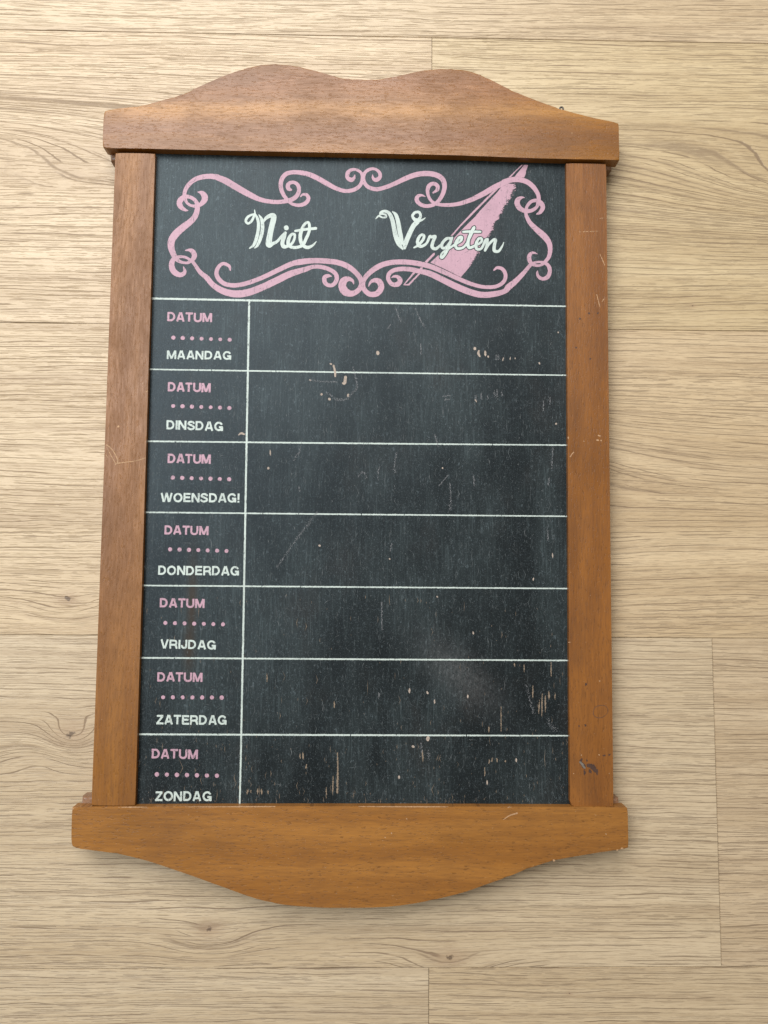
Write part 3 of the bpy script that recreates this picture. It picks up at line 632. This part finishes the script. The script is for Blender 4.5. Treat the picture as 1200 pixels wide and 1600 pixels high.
# ------------------------------------------------------------------ floor
floor_bm = bmesh.new()
bmesh.ops.create_cube(floor_bm, size=1)
for v in floor_bm.verts: v.co = (v.co.x*3.2, v.co.y*1.9, v.co.z*0.01)
floor = from_bm('floor', floor_bm, plain('seam_dark', (0.035, 0.024, 0.015), 0.8), None, (0.0, 0.035, -0.0135))
floor['kind'] = 'structure'

K = {k: (v[0]*MM, v[1]*MM) for k, v in KNOTS.items()}
ROW = 0.193; LEN = 1.383
top_seam = SEAM[0]*MM
# rows counted from the one above the board's top; joints = x of one butt joint in that row
rows = {-2: -0.35, -1: 0.62, 0: JOINT[0]*MM, 1: 0.66, 2: JOINT[1]*MM, 3: JOINT[2]*MM, 4: 0.5}
flow = {
  (0, 'a'): [(K['cath_tl'][0]-0.07, K['cath_tl'][1]-0.01, 0.13, 0.028, -0.040)],
  (0, 'b'): [(K['cath_r'][0]+0.06, K['cath_r'][1]-0.006, 0.125, 0.030, 0.042)],
  (1, 'a'): [(K['cath_mr'][0]-0.10, K['cath_mr'][1]+0.002, 0.115, 0.026, -0.036), (K['k_bl'][0], K['k_bl'][1], 0.026, 0.011, 0.0085)],
  (2, 'a'): [(K['k_left'][0], K['k_left'][1]+0.001, 0.017, 0.012, 0.0165), (K['k_left'][0]-0.016, K['k_left'][1]-0.019, 0.028, 0.010, -0.010),
             (K['k_bot'][0], K['k_bot'][1], 0.030, 0.011, 0.0095), (K['k_bl2'][0], K['k_bl2'][1], 0.026, 0.011, 0.0090)],
}
knots = {
  (0, 'b'): [(K['crumb2'][0], K['crumb2'][1], 0.0006)],
  (3, 'b'): [(K['crumb1'][0], K['crumb1'][1], 0.0005)],
  (1, 'a'): [(K['k_bl'][0], K['k_bl'][1], 0.0018)],
  (2, 'a'): [(K['k_left'][0], K['k_left'][1], 0.0030), (K['k_bot'][0], K['k_bot'][1], 0.0024), (K['k_bl2'][0], K['k_bl2'][1], 0.0018)],
}
tints = {(-1, 'a'): (1.0, 1.0, 1.0), (0, 'a'): (1.04, 1.03, 1.02), (0, 'b'): (0.98, 0.98, 0.90), (1, 'a'): (1.0, 0.98, 0.94),
         (2, 'a'): (0.98, 1.0, 1.03), (2, 'b'): (0.96, 0.96, 0.98), (3, 'a'): (0.98, 1.01, 1.06), (3, 'b'): (0.96, 0.97, 0.98)}
def plank(r, x0, x1, key):
    y1 = top_seam - r*ROW; y0 = y1-ROW
    g = 0.00010
    cx, cy = (x0+x1)/2, (y0+y1)/2
    bm = bmesh.new(); bmesh.ops.create_cube(bm, size=1)
    for v in bm.verts: v.co = (v.co.x*(x1-x0-2*g), v.co.y*(y1-y0-2*g), v.co.z*0.008)
    top = [e for e in bm.edges if all(v.co.z > 0 for v in e.verts)]
    bmesh.ops.bevel(bm, geom=top, offset=0.0003, segments=2, affect='EDGES')
    loc = lambda L: [(q[0]-cx, q[1]-cy)+tuple(q[2:]) for q in L]
    mat = floor_material('oak_laminate', 1.0+r*2.37+ord(key[-1])*0.61, tints.get((r, key), (1, 1, 1)),
                         loc(flow.get((r, key), [])), loc(knots.get((r, key), [])))
    o = from_bm('plank', bm, mat, floor, (cx, cy-0.035, 0.0135-0.004))
    return o
for r, jx in rows.items():
    left = max(jx-LEN, -1.55); right = min(jx+LEN, 1.55)
    plank(r, left, jx, 'a'); plank(r, jx, right, 'b')
    if jx-LEN > -1.55: plank(r, -1.55, jx-LEN, 'c')
    if jx+LEN < 1.55: plank(r, jx+LEN, 1.55, 'd')

# ------------------------------------------------------------------ the board
board = bpy.data.objects.new('memo_board', None)
scene.collection.objects.link(board)
board.rotation_euler = (0, 0, PHI)
board.empty_display_size = 0.05
board['label'] = 'weekly memo chalkboard in brown wooden frame lying on oak laminate planks'
board['category'] = 'chalkboard'

ZR, ZS, ZP = 18.0, 16.0, 12.5
m_top = frame_material('stained_wood_top', 2.0, 'x', (0.285, 0.119, 0.023), (0.195, 0.075, 0.013), 0.18, 0.33, spec=0.40, relief=0.5,
                       bands=[(0.262, 0.005, (0.42, 0.195, 0.045), 0.75), (0.247, 0.004, (0.20, 0.080, 0.026), 0.6), (0.279, 0.010, (0.24, 0.092, 0.026), 0.6)])
m_bot = frame_material('stained_wood_bottom', 5.0, 'x', (0.315, 0.135, 0.029), (0.228, 0.090, 0.018), 0.5, 0.42)
m_left = frame_material('stained_wood_post', 8.0, 'y', (0.270, 0.112, 0.023), (0.185, 0.071, 0.014), 0.25, 0.40)
m_right = frame_material('stained_wood_upright', 11.0, 'y', (0.250, 0.096, 0.021), (0.172, 0.062, 0.013), 0.35, 0.42)
m_core = plain('stained_wood_edge', (0.22, 0.115, 0.060), 0.4)  # stained wood, colour lightened to stand in for sheen on the backing blocks
m_panel = panel_material()
m_pink = paint_material('pink_print', (0.44, 0.262, 0.315), (0.28, 0.170, 0.205), 0.55)
m_cream = paint_material('cream_print', (0.49, 0.55, 0.50), (0.25, 0.29, 0.27), 0.55)
m_chip = plain('bare_chip', (0.36, 0.29, 0.235), 0.8)
m_bare = plain('bare_wood_streak', (0.21, 0.155, 0.105), 0.8)
m_scuff = plain('chalk_scuff', (0.16, 0.17, 0.17), 0.8)
m_scuff2 = plain('rubbed_chalk', (0.22, 0.22, 0.225), 0.8)
m_dust = plain('faint_scuff', (0.085, 0.098, 0.100), 0.8)
m_wearlight = plain('scratched_varnish', (0.40, 0.235, 0.12), 0.7)
m_darkmark = plain('dark_stain', (0.055, 0.024, 0.014), 0.6)
m_ringmark = plain('ring_stain', (0.11, 0.045, 0.018), 0.6)
m_steel = plain('steel', (0.45, 0.42, 0.38), 0.35, 0.9)

top_rail = slab('top_rail', resample(TOPRAIL, 3.0), 9.5, ZR, m_top, board, 0.7, 0.03)
bottom_rail = slab('bottom_rail', resample(BOTRAIL, 3.0), 9.5, ZR, m_bot, board, 0.6, 0.03)
def inset_block(parent, x0, x1, y0, y1, rx):
    q = [(x0, y0), (x1, y0), (x1, y1), (x0, y1)]
    return slab('backing_block', resample(q, 4.0), 2.0, 10.5, m_core, parent, 1.6, 0.02)
(l0, l1, l2, l3), (r0, r1, r2, r3) = STILE
topY = min(q[1] for q in TOPRAIL); botY = max(q[1] for q in BOTRAIL)
tx0 = min(q[0] for q in TOPRAIL); tx1 = max(q[0] for q in TOPRAIL)
bx0 = min(q[0] for q in BOTRAIL); bx1 = max(q[0] for q in BOTRAIL)
# shallow blocks behind the rails, showing beyond the posts
inset_block(top_rail, tx0+2.4, l0[0]-0.4, topY-2.2, topY+14, 1)
inset_block(top_rail, r1[0]+0.4, tx1-2.4, topY-2.2, topY+14, 1)
inset_block(bottom_rail, bx0+2.6, l3[0]-0.4, botY-14, botY+2.8, 1)
inset_block(bottom_rail, r2[0]+0.4, bx1-2.6, botY-14, botY+2.8, 1)
# back rails resting on the floor, hidden under the front boards
slab('back_rail', [(tx0+8, topY+3), (tx1-8, topY+3), (tx1-8, topY+17), (tx0+8, topY+17)], 0.0, 9.4, m_core, top_rail, 0.5)
slab('back_rail', [(bx0+8, botY-16), (bx1-8, botY-16), (bx1-8, botY-3), (bx0+8, botY-3)], 0.0, 9.4, m_core, bottom_rail, 0.5)

def stile(q, mat):
    a, b, c, d = q
    top = 233.2 if a[0] < 0 else 231.9
    low = -157.6
    def lerp(p, s, yy):
        k = (yy-s[1])/(p[1]-s[1]); return (s[0]+(p[0]-s[0])*k, yy)
    o = [lerp(d, a, low), lerp(c, b, low+0.0), lerp(c, b, top), lerp(d, a, top)]
    if a[0] > 0:   # this post's lower inner corner is rounded
        p0, p1 = o[0], o[1]
        o = [(p0[0], p0[1]+3.2), (p0[0]+0.9, p0[1]+0.9), (p0[0]+3.2, p0[1]), p1, o[2], o[3]]
        o = [tuple(v) for v in o]
    return slab('stile', resample(o, 5.0), 0.0, ZS, mat, board, 0.45, 0.0)
post_a = stile(STILE[0], m_left)
post_b = stile(STILE[1], m_right)

panel = slab('chalk_panel', [(-135.6, -160.5), (120.4, -160.5), (120.4, 238.0), (-135.6, 238.0)], 7.5, ZP-3.5+3.5, m_panel, board, 0.4)

# ------------------------------------------------------------------ printing on the panel
ZI = ZP+0.06
f = stroke_field(SCROLL, 0.25)
for s in SCROLL: f.stroke(s)
f.ragged(0.045, 0.5); f.holes(500, 0.16)
f.mesh('scroll_ornament', ZI, m_pink, panel)

title = Field(-85, 155, 90, 205, 0.2)
for s in NIET+VERGETEN: title.stroke(s, 0.3)
f = Field(-20, 135, 105, 232, 0.25)
for q in QUILL: f.poly(q)
# ragged vane edge
for i in range(260):
    q = QUILL[3]; k = random.randrange(2, 17); a, b = q[k], q[k+1]; s = random.random()
    x, y = a[0]+(b[0]-a[0])*s, a[1]+(b[1]-a[1])*s
    L = 0.5+random.random()*1.3
    f.seg((x-0.8, y-0.2), (x+L*0.75, y+L*0.25), 0.22, 0.06)
cut = Field(-20, 135, 105, 232, 0.25)
for i in range(190):
    q = QUILL[3]; k = random.randrange(2, 18); a, b = q[k], q[k+1]; s = random.random()
    x, y = a[0]+(b[0]-a[0])*s, a[1]+(b[1]-a[1])*s
    L = 0.6+random.random()*1.6
    cut.seg((x+0.9, y+0.3), (x-L*0.8, y-L*0.3), 0.16, 0.05)
np.maximum(f.d, -cut.d, out=f.d)
# a dark margin is left round the lettering and the scrolls
halo = Field(-20, 135, 105, 232, 0.25)
for s in VERGETEN: halo.stroke(s, 0.4, 0.55)
np.maximum(f.d, -halo.d, out=f.d)
halo2 = Field(-20, 135, 105, 232, 0.25)
for s in SCROLL[-7:]: halo2.stroke(s, 0.4, 0.05)
np.maximum(f.d, -halo2.d, out=f.d)
f.ragged(0.05, 0.5); f.holes(160, 0.2)
f.mesh('quill_drawing', ZI+0.02, m_pink, panel)

for nm, L in (('title_lettering', NIET), ('title_lettering', VERGETEN)):
    f = stroke_field(L, 0.18)
    for s in L: f.stroke(s, 0.3)
    f.ragged(0.03, 0.4); f.holes(60, 0.15)
    f.mesh(nm, ZI+0.04, m_cream, panel)

# capitals: straight strokes 'S' (butt ends) and curves 'C', cap height 1, stroke 0.2
W2 = 0.1
def arc(cx, cy, rx, ry, a0, a1, n=14):
    return [(cx+rx*math.cos(math.radians(a0+(a1-a0)*i/n)), cy+ry*math.sin(math.radians(a0+(a1-a0)*i/n))) for i in range(n+1)]
G = {
 'D': (0.90, [('S', (0.1, 0), (0.1, 1)), ('S', (0.05, 0.9), (0.38, 0.9)), ('S', (0.05, 0.1), (0.38, 0.1)), ('C', arc(0.38, 0.5, 0.37, 0.4, -90, 90))]),
 'A': (0.92, [('S', (0.1, 0), (0.42, 1)), ('S', (0.82, 0), (0.50, 1)), ('S', (0.22, 0.29), (0.70, 0.29))]),
 'T': (0.80, [('S', (0.4, 0), (0.4, 0.95)), ('S', (0.0, 0.9), (0.8, 0.9))]),
 'U': (0.88, [('S', (0.1, 0.35), (0.1, 1)), ('S', (0.78, 0.35), (0.78, 1)), ('C', arc(0.44, 0.37, 0.34, 0.28, 180, 360))]),
 'M': (1.04, [('S', (0.1, 0), (0.1, 1)), ('S', (0.94, 0), (0.94, 1)), ('S', (0.14, 0.98), (0.52, 0.05)), ('S', (0.90, 0.98), (0.52, 0.05))]),
 'N': (0.88, [('S', (0.1, 0), (0.1, 1)), ('S', (0.78, 0), (0.78, 1)), ('S', (0.12, 0.97), (0.76, 0.03))]),
 'I': (0.20, [('S', (0.1, 0), (0.1, 1))]),
 'S': (0.82, [('C', arc(0.41, 0.72, 0.29, 0.19, 15, 200)+arc(0.41, 0.29, 0.32, 0.20, 75, -165)[2:])]),
 'G': (0.96, [('C', arc(0.48, 0.5, 0.38, 0.41, 40, 325, 22)), ('S', (0.50, 0.42), (0.92, 0.42)), ('S', (0.85, 0.0), (0.85, 0.48))]),
 'W': (1.28, [('S', (0.09, 1), (0.34, 0)), ('S', (0.64, 1), (0.38, 0)), ('S', (0.64, 1), (0.90, 0)), ('S', (1.19, 1), (0.94, 0))]),
 'O': (0.98, [('C', arc(0.49, 0.5, 0.39, 0.41, 0, 360, 26))]),
 'E': (0.76, [('S', (0.1, 0), (0.1, 1)), ('S', (0.05, 0.9), (0.76, 0.9)), ('S', (0.05, 0.52), (0.70, 0.52)), ('S', (0.05, 0.1), (0.77, 0.1))]),
 'R': (0.86, [('S', (0.1, 0), (0.1, 1)), ('S', (0.05, 0.9), (0.52, 0.9)), ('S', (0.05, 0.44), (0.52, 0.44)), ('C', arc(0.52, 0.67, 0.22, 0.23, -90, 90)), ('C', [(0.55, 0.43), (0.72, 0.32), (0.74, 0.15), (0.78, 0.08)])]),
 'V': (0.86, [('S', (0.09, 1), (0.40, 0)), ('S', (0.77, 1), (0.46, 0))]),
 'J': (0.66, [('S', (0.56, 0.3), (0.56, 1)), ('C', arc(0.33, 0.32, 0.23, 0.22, 0, -180))]),
 'Z': (0.78, [('S', (0.04, 0.9), (0.75, 0.9)), ('S', (0.0, 0.1), (0.78, 0.1)), ('S', (0.11, 0.12), (0.67, 0.88))]),
 '!': (0.24, [('S', (0.12, 0.3), (0.12, 1)), ('S', (0.12, 0.0), (0.12, 0.19))]),
}
def lettering(name, spec, mat, bold):
    word, x0, y0, x1, y1, h = spec
    gap = 0.10
    total = sum(G[c][0] for c in word)+gap*(len(word)-1)
    sx = (x1-x0)/total
    f = Field(min(x0, x1)-2, min(y0, y1)-2, x1+2, max(y0, y1)+h+2, 0.13)
    cur = 0.0
    for c in word:
        w, parts = G[c]
        jx, jy = random.uniform(-.02, .02), random.uniform(-.015, .015)
        def P(p): 
            u = (cur+p[0]+jx)*sx
            return (x0+u, y0+(y1-y0)*u/(x1-x0)+(p[1]+jy)*h)
        r = W2*h*bold
        for q in parts:
            if q[0] == 'S': f.seg(P(q[1]), P(q[2]), r, r, True)
            else:
                pts = [P(v) for v in q[1]]
                for a, b in zip(pts[:-1], pts[1:]): f.seg(a, b, r, r)
        cur += w+gap
    f.ragged(0.05, 0.35); f.holes(30, 0.16)
    return f.mesh(name, ZI, mat, panel)
for s in DATE: lettering('date_lettering', s, m_pink, 1.10)
for s in DAY: lettering('day_lettering', s, m_cream, 1.04)
for (a, b) in DOTS:
    f = Field(a[0]-3, min(a[1], b[1])-3, b[0]+3, max(a[1], b[1])+3, 0.13)
    for i in range(7):
        s = i/6; c = (a[0]+(b[0]-a[0])*s, a[1]+(b[1]-a[1])*s); r = 1.22*random.uniform(0.9, 1.05)
        f.seg(c, (c[0]+0.05, c[1]), r, r)
    f.ragged(0.06, 0.35); f.holes(8, 0.2)
    f.mesh('dotted_line', ZI, m_pink, panel)
for L in HLINE:
    f = stroke_field([L], 0.2, 1.0); f.stroke(L, 1.0)
    f.ragged(0.07, 0.45); f.holes(90, 0.28)
    f.mesh('ruled_line', ZI, m_cream, panel)
f = stroke_field(VLINE, 0.2, 1.0); f.stroke(VLINE[0], 1.0); f.ragged(0.07, 0.45); f.holes(120, 0.25)
f.mesh('ruled_line', ZI+0.02, m_cream, panel)

# ------------------------------------------------------------------ wear
def marks(name, strokes, z, mat, parent, ragged=0.06, step=0.14, grow=0.0, gaps=0):
    f = stroke_field(strokes, step)
    for s in strokes:
        if len(s) == 2:
            a, b = np.array(s[0]), np.array(s[1]); j = np.array([random.uniform(-.12, .12), 0, 0])
            k = [1, 1, 1]; s = [a*[1, 1, .28], (a+(b-a)*.3+j)*k, (a+(b-a)*.65-j)*k, b*[1, 1, .22]]
        f.stroke(s, 0.3, grow)
    f.ragged(ragged, 0.3)
    if gaps: f.holes(gaps, 0.3)
    o = f.mesh(name, z, mat, parent); o['kind'] = 'stuff'
    return o
ZW = ZP+0.13
slen = lambda st: math.hypot(st[0][0]-st[-1][0], st[0][1]-st[-1][1])
islong = lambda st: slen(st) > 3.2 and max(q[2] for q in st) < 0.8
LONG = [st for st in CHIP if islong(st)]
marks('paint_chips', [st for st in CHIP if not islong(st)], ZW, m_chip, panel)
marks('bare_streaks', BAREWOOD, ZW+0.01, m_bare, panel, 0.16, gaps=500)
def flecks(name, n, mat, z, gen):
    verts, faces = [], []
    for _ in range(n):
        x, y, L, w, a = gen()
        c, s = math.cos(a), math.sin(a); bend = random.uniform(-.25, .25)*L
        P = [(-L/2, 0), (0, w/2+bend), (L/2, 0), (0, -w/2+bend)]
        k = len(verts)
        for (u, v) in P: verts.append(((x+u*c-v*s)*MM, (y+u*s+v*c)*MM, (z+random.random()*0.02)*MM))
        faces.append((k, k+1, k+2, k+3))
    me = bpy.data.meshes.new(name); me.from_pydata(verts, [], faces); me.update()
    o = link(name, me, mat, panel); o['kind'] = 'stuff'; return o
scuff_pts = []
for st in SCUFF+LONG:
    c = curve(st, 0.45)
    for q, q2 in zip(c[:-1], c[1:]):
        a = math.atan2(q2[1]-q[1], q2[0]-q[0])
        for _ in range(3):
            if random.random() < 0.7:
                w = q[2]*0.45
                scuff_pts.append((q[0]+random.gauss(0, w), q[1]+random.gauss(0, w), random.uniform(.35, 1.0), random.uniform(.10, .26), a+random.gauss(0, .5)))
_it = iter(scuff_pts)
flecks('chalk_scuffs', len(scuff_pts), m_scuff2, ZW+0.02, lambda: next(_it))
def inside():
    return random.uniform(-133.5, 117), random.uniform(-156, 231)
def g_vert():
    x, y = inside()
    return x, y, random.expovariate(1/1.7)+0.3, random.uniform(.10, .26), math.pi/2+random.gauss(0, .05)
def g_hair():
    while True:
        x, y = inside()
        if random.random() < (0.95 if x < -75 and y < 140 else 0.35): break
    return x, y, random.expovariate(1/1.2)+0.4, random.uniform(.08, .18), random.uniform(0, math.pi)
def g_low():
    x, y = inside(); y = -156+random.random()**2*120
    return x, y, random.expovariate(1/2.0)+0.5, random.uniform(.12, .28), math.pi/2+random.gauss(0, .04)
def g_dot():
    x, y = inside(); r = random.uniform(.15, .42)
    return x, y, r*1.4, r, random.uniform(0, 3)
flecks('faint_scuffs', 5200, m_dust, ZW-0.03, g_vert)
flecks('faint_scuffs', 7000, m_dust, ZW-0.03, g_hair)
flecks('light_scratches', 260, m_scuff, ZW-0.02, g_vert)
flecks('light_scratches', 420, m_scuff, ZW-0.02, g_hair)
flecks('light_scratches', 320, m_bare, ZW-0.02, g_low)
flecks('light_scratches', 200, m_scuff, ZW-0.02, g_dot)

marks('varnish_scratch', STILESCR[:6], ZS+0.05, m_wearlight, post_a, 0.10)
marks('varnish_scratch', STILESCR[6:], ZS+0.05, m_wearlight, post_b, 0.12)
marks('dark_stain', STILEDARK, ZS+0.05, m_darkmark, post_b, 0.22, grow=0.12)
marks('ring_stain', STILERING, ZS+0.05, m_ringmark, post_b, 0.07)
marks('staple', STILEMETAL, ZS+0.12, m_steel, post_b, 0.12)
top_chips = [s for s in RAILCHIP_GLINT if s[0][1] > 0]; low_chips_glints = [s for s in RAILCHIP_GLINT if s[0][1] < 0]
marks('edge_chip_glint', top_chips, ZR+0.05, m_wearlight, top_rail, 0.10)
marks('edge_chip_glint', low_chips_glints, ZR+0.05, m_wearlight, bottom_rail, 0.08)  # real chips, plus painted highlight lines along the upper edge

# ------------------------------------------------------------------ hanger peeping out behind the top rail
hx, hy = HANGER[0]
bm = bmesh.new()
R, r, NS, NR = 1.1, 0.55, 20, 8
ring = []
for i in range(NS):
    a = 2*math.pi*i/NS
    c = []
    for j in range(NR):
        b_ = 2*math.pi*j/NR
        rr = R+r*math.cos(b_)
        c.append(bm.verts.new(((hx+rr*math.cos(a))*MM, (hy-3.1+rr*1.05*math.sin(a))*MM, (6.0+r*math.sin(b_))*MM)))
    ring.append(c)
for i in range(NS):
    for j in range(NR):
        bm.faces.new((ring[i][j], ring[(i+1) % NS][j], ring[(i+1) % NS][(j+1) % NR], ring[i][(j+1) % NR]))
for fc in bm.faces: fc.smooth = True
from_bm('hanger', bm, plain('dark_steel', (0.10, 0.09, 0.08), 0.4, 0.8), board)
